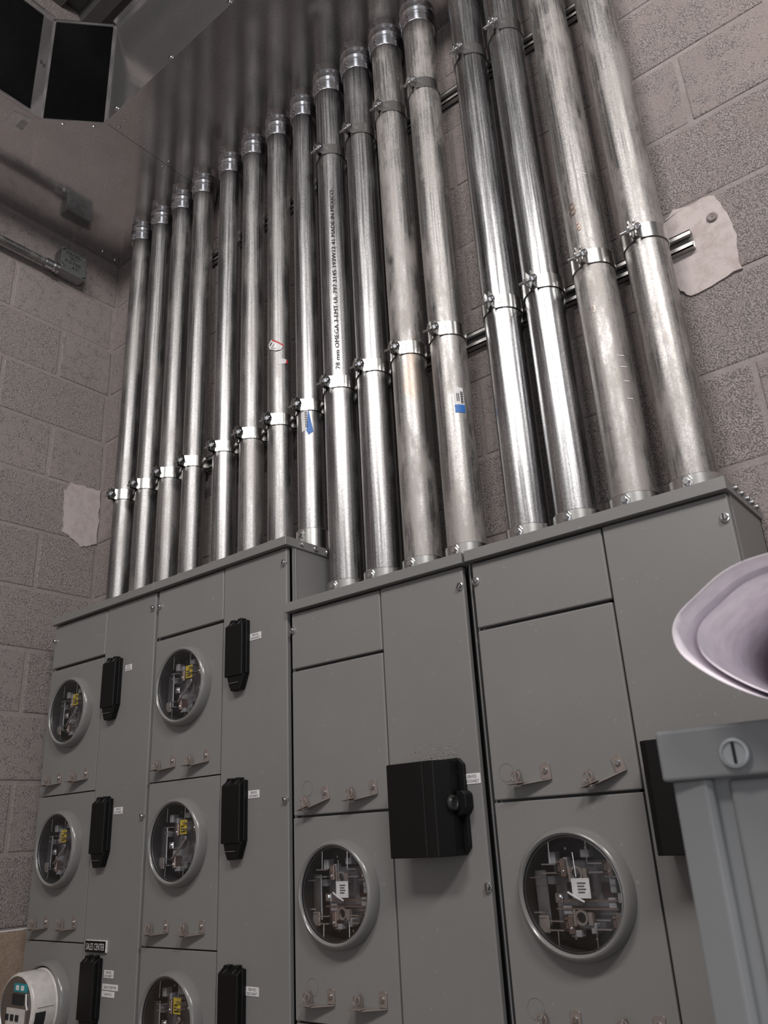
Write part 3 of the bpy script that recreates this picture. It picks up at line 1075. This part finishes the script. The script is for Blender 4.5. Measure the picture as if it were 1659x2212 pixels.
def make_socket(kind):
    t = thing('meter_socket', (0, 0, 0), 'x', 'meter socket', 'round meter sockets')
    pr = [(0.0768, 0.000), (0.0768, -0.003), (0.0762, -0.009), (0.0744, -0.0150), (0.0715, -0.0190), (0.0690, -0.0198), (0.0674, -0.0185), (0.0664, -0.0172), (0.0660, -0.0160)]
    lathe_obj(pr, 'ring', RINGM, t, 56)
    lathe_obj([(0.0661, -0.0158), (0.0661, 0.026), (0.0003, 0.026)], 'socket_cup', DARKP, t, 40)
    if kind == 'meter':
        return t
    SH = -0.021
    lathe_obj([(0.0660, -0.0150), (0.062, -0.0152), (0.04, -0.0156), (0.0003, -0.0158)], 'glass_cover', GLASS, t, 40)
    lathe_obj([(0.0658, -0.0140), (0.0642, -0.0146), (0.0638, -0.0136), (0.0658, -0.0125)], 'gasket', STEEL_D, t, 40)

    def fwd(m):
        m.v = [(p[0], p[1] * 0.72 + SH * 0.78, p[2]) for p in m.v]
        return m

    def bx(name, mat, x0, x1, y0, y1, z0, z1, bev=0.0):
        return fwd(MB().box(x0, x1, y0, y1, z0, z1)).build(name, mat, t, None, bev, 1, world=False)
    if kind == 'tenant':
        jaws = [(-0.020, 0.020), (0.030, 0.026), (-0.026, -0.034), (0.032, -0.030)]
    else:
        jaws = [(-0.027, 0.028), (0.036, 0.028), (-0.025, -0.036), (0.038, -0.034)]
    bx('base_block', CLEARP, -0.036, 0.046, 0.040, 0.055, -0.043, 0.036, 0.002)
    bx('shield_plate', STEEL_D, -0.057, -0.040, 0.024, 0.027, -0.038, 0.026, 0.0015)
    bx('shield_foot', TAB, -0.056, -0.041, 0.018, 0.022, -0.046, -0.026, 0.0015)
    for (jx, jz) in jaws:
        j = MB()
        for dz in (0.0042, -0.0058):
            j.box(jx - 0.011, jx + 0.007, 0.006, 0.034, jz + dz, jz + dz + 0.0016)
        fwd(j).build('jaw', ZINC, t, world=False)
        cpl = MB()
        cpl.box(jx + 0.009, jx + 0.017, 0.018, 0.040, jz - 0.011, jz + 0.011)
        cpl.box(jx + 0.002, jx + 0.009, 0.026, 0.040, jz - 0.009, jz + 0.008)
        fwd(cpl).build('clip', COPPER, t, None, 0.0015, 1, world=False)
        s2 = MB(); screw_geo(s2, (jx + 0.013, 0.018, jz - 0.004), 1, 0.0022, 0.002, -1, 8); fwd(s2).build('screw', ZINC, t, None, 0, smooth=40, world=False)
    for gx, gz, gw, gh in ((-0.030, 0.040, 0.010, 0.014), (0.016, 0.044, 0.012, 0.010), (-0.012, 0.030, 0.006, 0.020), (0.048, 0.008, 0.008, 0.018),
                           (-0.034, 0.014, 0.010, 0.010), (-0.008, -0.046, 0.014, 0.008), (0.044, -0.012, 0.010, 0.012), (-0.016, -0.020, 0.012, 0.010), (0.016, -0.040, 0.008, 0.012)):
        bx('insulator', CLEARL, gx - gw / 2, gx + gw / 2, 0.024, 0.044, gz - gh / 2, gz + gh / 2, 0.001)
    lug = bx('lug', ZINC_R, -0.030, -0.018, 0.020, 0.024, -0.012, 0.000, 0.001)
    s2 = MB(); screw_geo(s2, (-0.024, 0.020, -0.006), 1, 0.0040, 0.003, -1, 10); fwd(s2).build('screw', ZINC, t, None, 0, smooth=40, world=False)
    for x in (-0.027, 0.024):
        for z0, z1 in ((0.034, 0.062), (-0.062, -0.042)):
            fwd(MB().tube([(x, 0.008, z0), (x + 0.001, 0.008, z1)], 0.0007, 6)).build('wire', ZINC_R, t, world=False)
    if kind == 'tenant':
        bx('yellow_tag', YELLOW, 0.008, 0.027, 0.012, 0.013, 0.012, 0.036)
        tx = MB()
        for k in range(3): tx.box(0.011, 0.023 - 0.002 * k, 0.0112, 0.0118, 0.015 + 0.0045 * k, 0.017 + 0.0045 * k)
        fwd(tx).build('tag_print', INK, t, world=False)
        fwd(MB().tube([(-0.016, 0.016, -0.028), (-0.004, 0.012, -0.022), (0.010, 0.012, -0.010), (0.024, 0.014, 0.004)], 0.0022, 8)).build('bond_strap', TAB, t, None, 0, smooth=60, world=False)
        s2 = MB(); screw_geo(s2, (0.024, 0.013, 0.005), 1, 0.0045, 0.003, -1, 10); fwd(s2).build('screw', ZINC, t, None, 0, smooth=40, world=False)
        bx('strap_plate', STEEL_D, 0.024, 0.031, 0.018, 0.020, -0.024, 0.006)
        bx('divider', CLEARP, -0.006, 0.004, 0.028, 0.040, -0.004, 0.012)
    else:
        for z in (-0.0085, -0.0175):
            bx('bus_bar', COPPER, -0.030, 0.052, 0.022, 0.030, z - 0.0017, z)
        for z in (0.021, -0.028):
            j = MB()
            j.lathe((0.002, 0.022, z), 1, [(0.009, 0), (0.009, 0.006), (0.0062, 0.006), (0.0062, 0), (0.009, 0)], 14)
            j.box(-0.0075, -0.0045, 0.02, 0.032, z - 0.009, z + 0.009)
            j.box(0.012, 0.0175, 0.020, 0.030, z - 0.008, z + 0.006)
            fwd(j).build('clip', TAB, t, None, 0, world=False, smooth=40)
        lb = bx('white_tag', WHITE, -0.002, 0.022, 0.012, 0.013, -0.006, 0.0165)
        tx = MB()
        for k in range(4): tx.box(0.006, 0.015 + 0.002 * (k % 2), 0.0113, 0.0118, 0.000 + 0.0034 * k, 0.0016 + 0.0034 * k)
        fwd(tx).build('tag_print', STEEL_D, t, world=False)
        bx('opening', plain('deep_red_brown', (0.035, 0.014, 0.013), 0.6), 0.029, 0.044, 0.037, 0.041, -0.006, 0.010)
        bx('opening', DARKP, -0.018, -0.008, 0.037, 0.041, -0.006, 0.010)
        bx('lug', ZINC_R, 0.053, 0.062, 0.020, 0.024, -0.012, 0.000, 0.001)
        fwd(MB().tube([(-0.008, 0.011, 0.001), (0.003, 0.009, -0.005), (0.013, 0.011, -0.010)], 0.0013, 8)).build('toggle', WHITE, t, world=False)
        for z in (0.018, -0.022):
            for xa, xb in ((-0.058, -0.042), (0.044, 0.060)):
                fwd(MB().tube([(xa, 0.010, z), (xb, 0.010, z)], 0.0009, 6)).build('wire', ZINC_R, t, world=False)
        fwd(MB().tube([(0.005, 0.010, 0.046), (0.006, 0.010, 0.018)], 0.0007, 6)).build('wire', ZINC_R, t, world=False)
    for x in (-0.014, 0.014):
        for z in (0.050, -0.052):
            s2 = MB(); screw_geo(s2, (x, 0.040, z), 1, 0.0022, 0.003, -1, 8); fwd(s2).build('screw', ZINC, t, None, 0, smooth=40, world=False)
    return t


sT, sC = make_socket('tenant'), make_socket('check')
zzs = [0.286, 0.005, -0.276]
place(sT, (-1.681, 1.0, 0.286), 'empty glass fronted meter socket with yellow tag, top left cabinet')
for x, z, lb_ in ((-1.681, 0.005, 'empty meter socket with yellow tag in the leftmost cabinet, below the top one'),
                  (-1.288, 0.286, 'topmost meter socket of the second cabinet, yellow tag inside'),
                  (-1.288, 0.005, 'middle meter socket of the second cabinet, yellow tag inside'),
                  (-1.288, -0.276, 'meter socket cut off at the bottom of the second cabinet')):
    place(copy_tree(sT), (x, 1.0, z), lb_)
place(sC, (-0.9005, 1.0, -0.0805), 'large meter socket with white tag, left of the square black switch')
place(copy_tree(sC), (-0.5105, 1.0, -0.0805), 'large meter socket with white tag in the rightmost cabinet')
sM = make_socket('meter')
place(sM, (-1.681, 1.0, -0.276), 'grey socket ring at bottom left holding the only plugged-in meter')
# the plugged-in meter
mt = thing('electric_meter', (-1.681, 1.0, -0.276), 'ivory cylindrical electric meter plugged in at bottom left', 'electric meter')
lathe_obj([(0.0640, 0.012), (0.0640, -0.018), (0.0622, -0.020), (0.0618, -0.062), (0.0600, -0.0655), (0.0560, -0.0672)], 'case', METERW, mt, 48)
lathe_obj([(0.0560, -0.0672), (0.0555, -0.0662), (0.0003, -0.0662)], 'face', STEEL_D, mt, 48)


def mbx(name, mat, x0, x1, z0, z1, y=-0.0672):
    return MB().box(x0, x1, y - 0.001, y + 0.001, z0, z1).build(name, mat, mt, None, 0, 1, world=False)


mbx('display', INK, -0.014, 0.024, 0.008, 0.026)
mbx('badge', TEAL, -0.010, 0.036, 0.030, 0.044)
ar = MB()
for k in range(2): ar.box(-0.002 + 0.018 * k, 0.008 + 0.018 * k, -0.0690, -0.0680, 0.033, 0.041)
ar.build('badge_mark', WHITE, mt, world=False)
mbx('face_label', METERW, -0.03, 0.034, -0.044, 0.002)
for k in range(3): mbx('optical_port', INK, -0.030 + k * 0.018, -0.020 + k * 0.018, -0.018, -0.008, -0.0690)
MB().tube([(0.0618, -0.025, 0.006), (0.0618, -0.058, 0.006)], 0.0014, 6).build('rib', METERW, mt, world=False)
ca = MB()
for k in range(5):
    a0 = math.radians(-32 + k * 6); a1 = math.radians(-26 + k * 6)
    ca.add([(0.0623 * math.cos(a), y_, 0.0623 * math.sin(a)) for a, y_ in ((a0, -0.040), (a1, -0.040), (a1, -0.061), (a0, -0.061))], [(0, 1, 2, 3)])
ca.build('seal_window', INK, mt, world=False)
MB().tube([(0.036, -0.068, 0.028), (0.040, -0.069, 0.012), (0.044, -0.068, 0.002)], 0.0016, 6).build('seal_tag', WHITE, mt, world=False)

# ------------------------------------------------------------------ narrow breakers
def make_breaker():
    t = thing('circuit_breaker', (0, 0, 0), 'x', 'breaker', 'narrow black breakers in the left cabinets')
    w0, w1 = -0.0240, 0.0270
    p = 0.0165
    MB().prism([(0, -0.045), (-p, -0.047), (-p, 0.047), (-p * 0.35, 0.055), (0, 0.055)], 0, w0, w1 - 0.004).build('housing', BLACK, t, None, 0.0012, 1, world=False)
    MB().box(w1 - 0.006, w1, -0.009, 0, -0.044, 0.054).build('side_rail', BLACK, t, None, 0.0008, 1, world=False)
    for s in (0, 1):
        xa = w0 + 0.003 + s * 0.021
        MB().prism([(xa, 0.047), (xa + 0.017, 0.047), (xa + 0.017, 0.059), (xa + 0.006, 0.059)], 1, -0.012, 0).build('lug_cover', BLACK, t, None, 0.0008, 1, world=False)
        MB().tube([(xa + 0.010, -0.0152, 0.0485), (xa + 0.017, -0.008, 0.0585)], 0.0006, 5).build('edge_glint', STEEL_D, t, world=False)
    MB().prism([(w0 + 0.004, -0.045), (w1 - 0.0005, -0.045), (w1 - 0.0115, -0.0715), (w0 + 0.0150, -0.0730), (w0 + 0.0085, -0.060)], 1, -p * 0.85, 0).build('handle', BLACK, t, None, 0.0012, 1, world=False)
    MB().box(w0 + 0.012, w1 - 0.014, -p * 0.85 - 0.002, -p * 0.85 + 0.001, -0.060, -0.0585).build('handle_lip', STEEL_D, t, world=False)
    return t


bk = make_breaker()
spots = [(-1.5305, 0.322, 'top narrow black breaker of the leftmost cabinet'), (-1.5315, 0.0385, 'second narrow black breaker of the leftmost cabinet'),
         (-1.5315, -0.2455, 'narrow black breaker just under the SALES CENTER nameplate'), (-1.133, 0.326, 'top narrow black breaker of the second cabinet'),
         (-1.1345, 0.0435, 'middle narrow black breaker of the second cabinet'), (-1.1345, -0.2445, 'narrow black breaker cut off at bottom of the second cabinet')]
for k, (x, z, l_) in enumerate(spots):
    place(bk if k == 0 else copy_tree(bk), (x, 1.0, z), l_)


def big_breaker(X0, Z0, label, mini=False):
    t = thing('switch_cover', (X0, 1.0, Z0), label, 'switch', 'large square black switch covers')
    # local: X0 left edge, Z0 bottom
    w, h, p = 0.1015, 0.124, 0.050
    prof = [(0, 0), (0, -p * 0.93), (0.008, -p), (0.066, -p), (0.067, -p + 0.0015), (0.068, -p), (0.084, -p * 0.98), (0.0985, -p * 0.55), (0.0985, 0)]
    n = len(prof)
    mb = MB().prism(prof, 2, 0.0, h)
    mb.build('cover', BLACK, t, None, 0.0009, 1, world=False)
    MB().prism([(0.088, 0), (0.098, 0), (0.1065, 0.010), (0.1065, h - 0.006), (0.098, h + 0.003), (0.06, h + 0.003), (0.06, 0)], 1, -0.007, 0).build('flange', BLACK, t, None, 0.001, 1, world=False)
    MB().prism([(0.0985, 0.048), (0.109, 0.052), (0.1145, 0.060), (0.1145, 0.078), (0.109, 0.083), (0.0985, 0.083)], 1, -0.020, 0).build('latch', BLACK, t, None, 0.0015, 1, world=False)
    MB().lathe((0.0985, -0.030, 0.067), 0, [(0.0003, 0.004), (0.0062, 0.0045), (0.0068, 0.0055), (0.0095, 0.0055), (0.0105, 0.003), (0.0105, 0)], 20).build('knob', STEEL_D if False else plain('dark_knob', (0.03, 0.03, 0.03), 0.35), t, None, 0, smooth=35, world=False)
    d = MB()
    rr = random.Random(3)
    for k in range(14):
        x = rr.uniform(0.006, 0.080); ww = rr.uniform(0.003, 0.010); yy = rr.uniform(-p + 0.004, -0.006)
        d.box(x, x + ww, yy, yy + rr.uniform(0.003, 0.010), h, h + rr.uniform(0.0006, 0.0016))
    if not mini:
        d.build('debris', MORTAR, t, None, 0.0004, 1, world=False)['label'] = 'pale mortar crumbs lying on top'
    return t


dm = MB()
rd = random.Random(11)
for k in range(150):
    x = rd.uniform(-0.752, -0.668); z = 0.0945 + abs(rd.gauss(0, 0.011)); q = rd.uniform(0.0003, 0.0009)
    dm.box(x - q, x + q, YP0 - 0.0005, YP0, z - q, z + q)
tag(dm.build('dust', MORTAR, cabC), 'pale mortar dust specks clinging above the black switch', kind='stuff')
big_breaker(-0.7635, -0.034, 'square black switch cover with mortar dust on top, in the third cabinet')
big_breaker(-0.382, -0.040, 'square black switch cover half hidden behind the near grey enclosure', True)

# ------------------------------------------------------------------ junction box and small conduit
jb = thing('junction_box', (XL, 0.977, 1.545), 'square steel junction box with handwritten cover on the left wall', 'junction box')
MB().box(XL + 0.001, XL + 0.040, 0.9385, 1.0160, 1.5450, 1.6220).build('body', STEEL_D, jb, None, 0.003, 2)
cv = MB().box(XL + 0.040, XL + 0.0425, 0.9375, 1.0170, 1.5440, 1.6230).build('cover', plain('dark_cover', (0.115, 0.12, 0.12), 0.45, 0.2), jb, None, 0.0015, 2)
tm = MB()
for body, yy, zz, w_, h_ in (('PANEL', 0.975, 1.611, 0.046, 0.0105), ('"R1"', 0.975, 1.5965, 0.030, 0.0105), ('FOYER', 0.975, 1.582, 0.050, 0.0105), ('AC', 0.982, 1.567, 0.022, 0.0105)):
    tv, tf = text_geo(body, w_, h_)
    sh = 0.15
    tm.add([(XL + 0.0431, yy + a + sh * b, zz + b) for a, b in tv], tf)
for (yy, zz, a) in ((0.944, 1.6165, 0.6), (1.011, 1.5515, 0.6), (0.944, 1.5655, -0.6)):
    c_, s_ = math.cos(a), math.sin(a)
    q = [(-0.006, -0.002), (0.006, -0.002), (0.006, 0.002), (-0.006, 0.002)]
    tm.add([(XL + 0.0429, yy + u * c_ - v_ * s_, zz + u * s_ + v_ * c_) for u, v_ in q], [(0, 1, 2, 3)])
tm.build('lettering', INK, cv)
for yy, zz in ((1.010, 1.6165), (0.945, 1.562)):
    mb = MB(); screw_geo(mb, (XL + 0.0425, yy, zz), 0, 0.0035, 0.003, 1); mb.build('screw', ZINC, cv, None, 0, smooth=40)
sc = thing('small_conduit', (XL + 0.028, 0.4, 1.5525), 'thin steel conduit running along the left wall into the junction box', 'conduit')
MB().lathe((XL + 0.028, 0, 1.5525), 1, [(0.0112, -0.9), (0.0112, 0.925)], 28).build('tube', PIPE_M, sc, None, 0, smooth=60)
MB().lathe((XL + 0.028, 0, 1.5525), 1, [(0.0112, 0.898), (0.0140, 0.899), (0.0140, 0.922), (0.0165, 0.923), (0.0165, 0.9285), (0.0130, 0.930), (0.0165, 0.932), (0.0165, 0.938)], 28).build('connector', ZINC, sc, None, 0, smooth=35)
mb = MB(); mb.cyl((XL + 0.028, 0.910, 1.5525), 2, 0.0035, 0.012, 0.019, 8); mb.build('set_screw', ZINC, sc)

# ------------------------------------------------------------------ near enclosure
fe = thing('near_enclosure', (0.1, 0.7, ZF), 'out of focus grey metal enclosure in the right foreground with a slotted screw', 'enclosure')
FX, FYf, FB = -0.1825, 0.480, 0.90
MB().box(FX + 0.004, 0.40, FYf + 0.010, FB, ZF, 0.040).build('body', PAINT_F, fe)
lidm = MB()
lidm.box(FX, 0.41, FYf, FB + 0.004, 0.0185, 0.0465)
lidm.build('lid', PAINT_F, fe, None, 0.0020, 3)
MB().prism([(FX + 0.0035, FYf + 0.006), (FX + 0.0225, FYf + 0.003), (FX + 0.026, FYf + 0.006), (FX + 0.026, FYf + 0.022), (FX + 0.0035, FYf + 0.022)], 2, ZF + 0.02, 0.0185).build('frame_edge', PAINT_F, fe, None, 0.0012, 2)
MB().box(FX + 0.034, 0.38, FYf + 0.007, FYf + 0.014, ZF + 0.03, 0.0175).build('door', PAINT_F, fe, None, 0.0025, 3)
so = MB().lathe((-0.1392, FYf, 0.0305), 1, [(0.0084, 0), (0.0084, -0.0016), (0.0078, -0.0030), (0.0062, -0.0034), (0.0056, -0.0024), (0.0003, -0.0024)], 28).build('screw', plain('plated_screw', (0.36, 0.38, 0.39), 0.45, 0.4), fe, None, 0, smooth=25)
MB().box(-0.1400, -0.1384, FYf - 0.0030, FYf - 0.0020, 0.0250, 0.0360).build('slot', INK, so)

# ------------------------------------------------------------------ rolled drawings
pr_ = thing('paper_roll', (-0.08, 0.68, 0.046), 'loose roll of white paper drawings lying on the near grey enclosure', 'paper roll')
OUT = [(-0.1505, 0.0930), (-0.1465, 0.1035), (-0.136, 0.1125), (-0.117, 0.1240), (-0.094, 0.1275), (-0.060, 0.1250), (-0.030, 0.110), (-0.014, 0.086), (-0.028, 0.062), (-0.058, 0.0485), (-0.086, 0.0475), (-0.109, 0.0530), (-0.131, 0.0655), (-0.147, 0.0805)]


def outline(t):
    n = len(OUT)
    t = (t % 1.0) * n
    i = int(t); f_ = t - i
    p = [Vector(OUT[(i + k - 1) % n]) for k in range(4)]
    return 0.5 * ((2 * p[1]) + (-p[0] + p[2]) * f_ + (2 * p[0] - 5 * p[1] + 4 * p[2] - p[3]) * f_ ** 2 + (-p[0] + 3 * p[1] - 3 * p[2] + p[3]) * f_ ** 3)


def roll_sheet(name, t0, t1, s0, s1, y0, y1):
    cc = Vector((-0.082, 0.088))
    steps = int((t1 - t0) * 64)
    vs, fs = [], []
    for k in range(steps + 1):
        u = k / steps
        t = t0 + (t1 - t0) * u
        sc_ = s0 + (s1 - s0) * u
        q = cc + (outline(t) - cc) * sc_ + Vector((0.006 * (1 - sc_), -0.006 * (1 - sc_)))
        yy = y0 + (y1 - y0) * u + 0.002 * math.sin(t * 17)
        for yv in (yy, 0.60, 0.75, 0.89):
            vs.append((q.x, yv, q.y))
    for k in range(steps):
        for j in range(3):
            a = k * 4 + j
            fs.append((a, a + 1, a + 5, a + 4))
    o = MB().add(vs, fs).build(name, PAPER, pr_, None, 0, smooth=60)
    so_ = o.modifiers.new('thickness', 'SOLIDIFY')
    so_.thickness = 0.0006
    so_.offset = 0
    return o


roll_sheet('sheet', 0.50, 1.62, 1.0, 0.985, 0.448, 0.450)
roll_sheet('sheet', 0.30, 1.45, 0.93, 0.90, 0.468, 0.472)
roll_sheet('sheet', 0.35, 1.70, 0.60, 0.54, 0.520, 0.525)
roll_sheet('sheet', 0.15, 1.90, 0.42, 0.20, 0.535, 0.545)
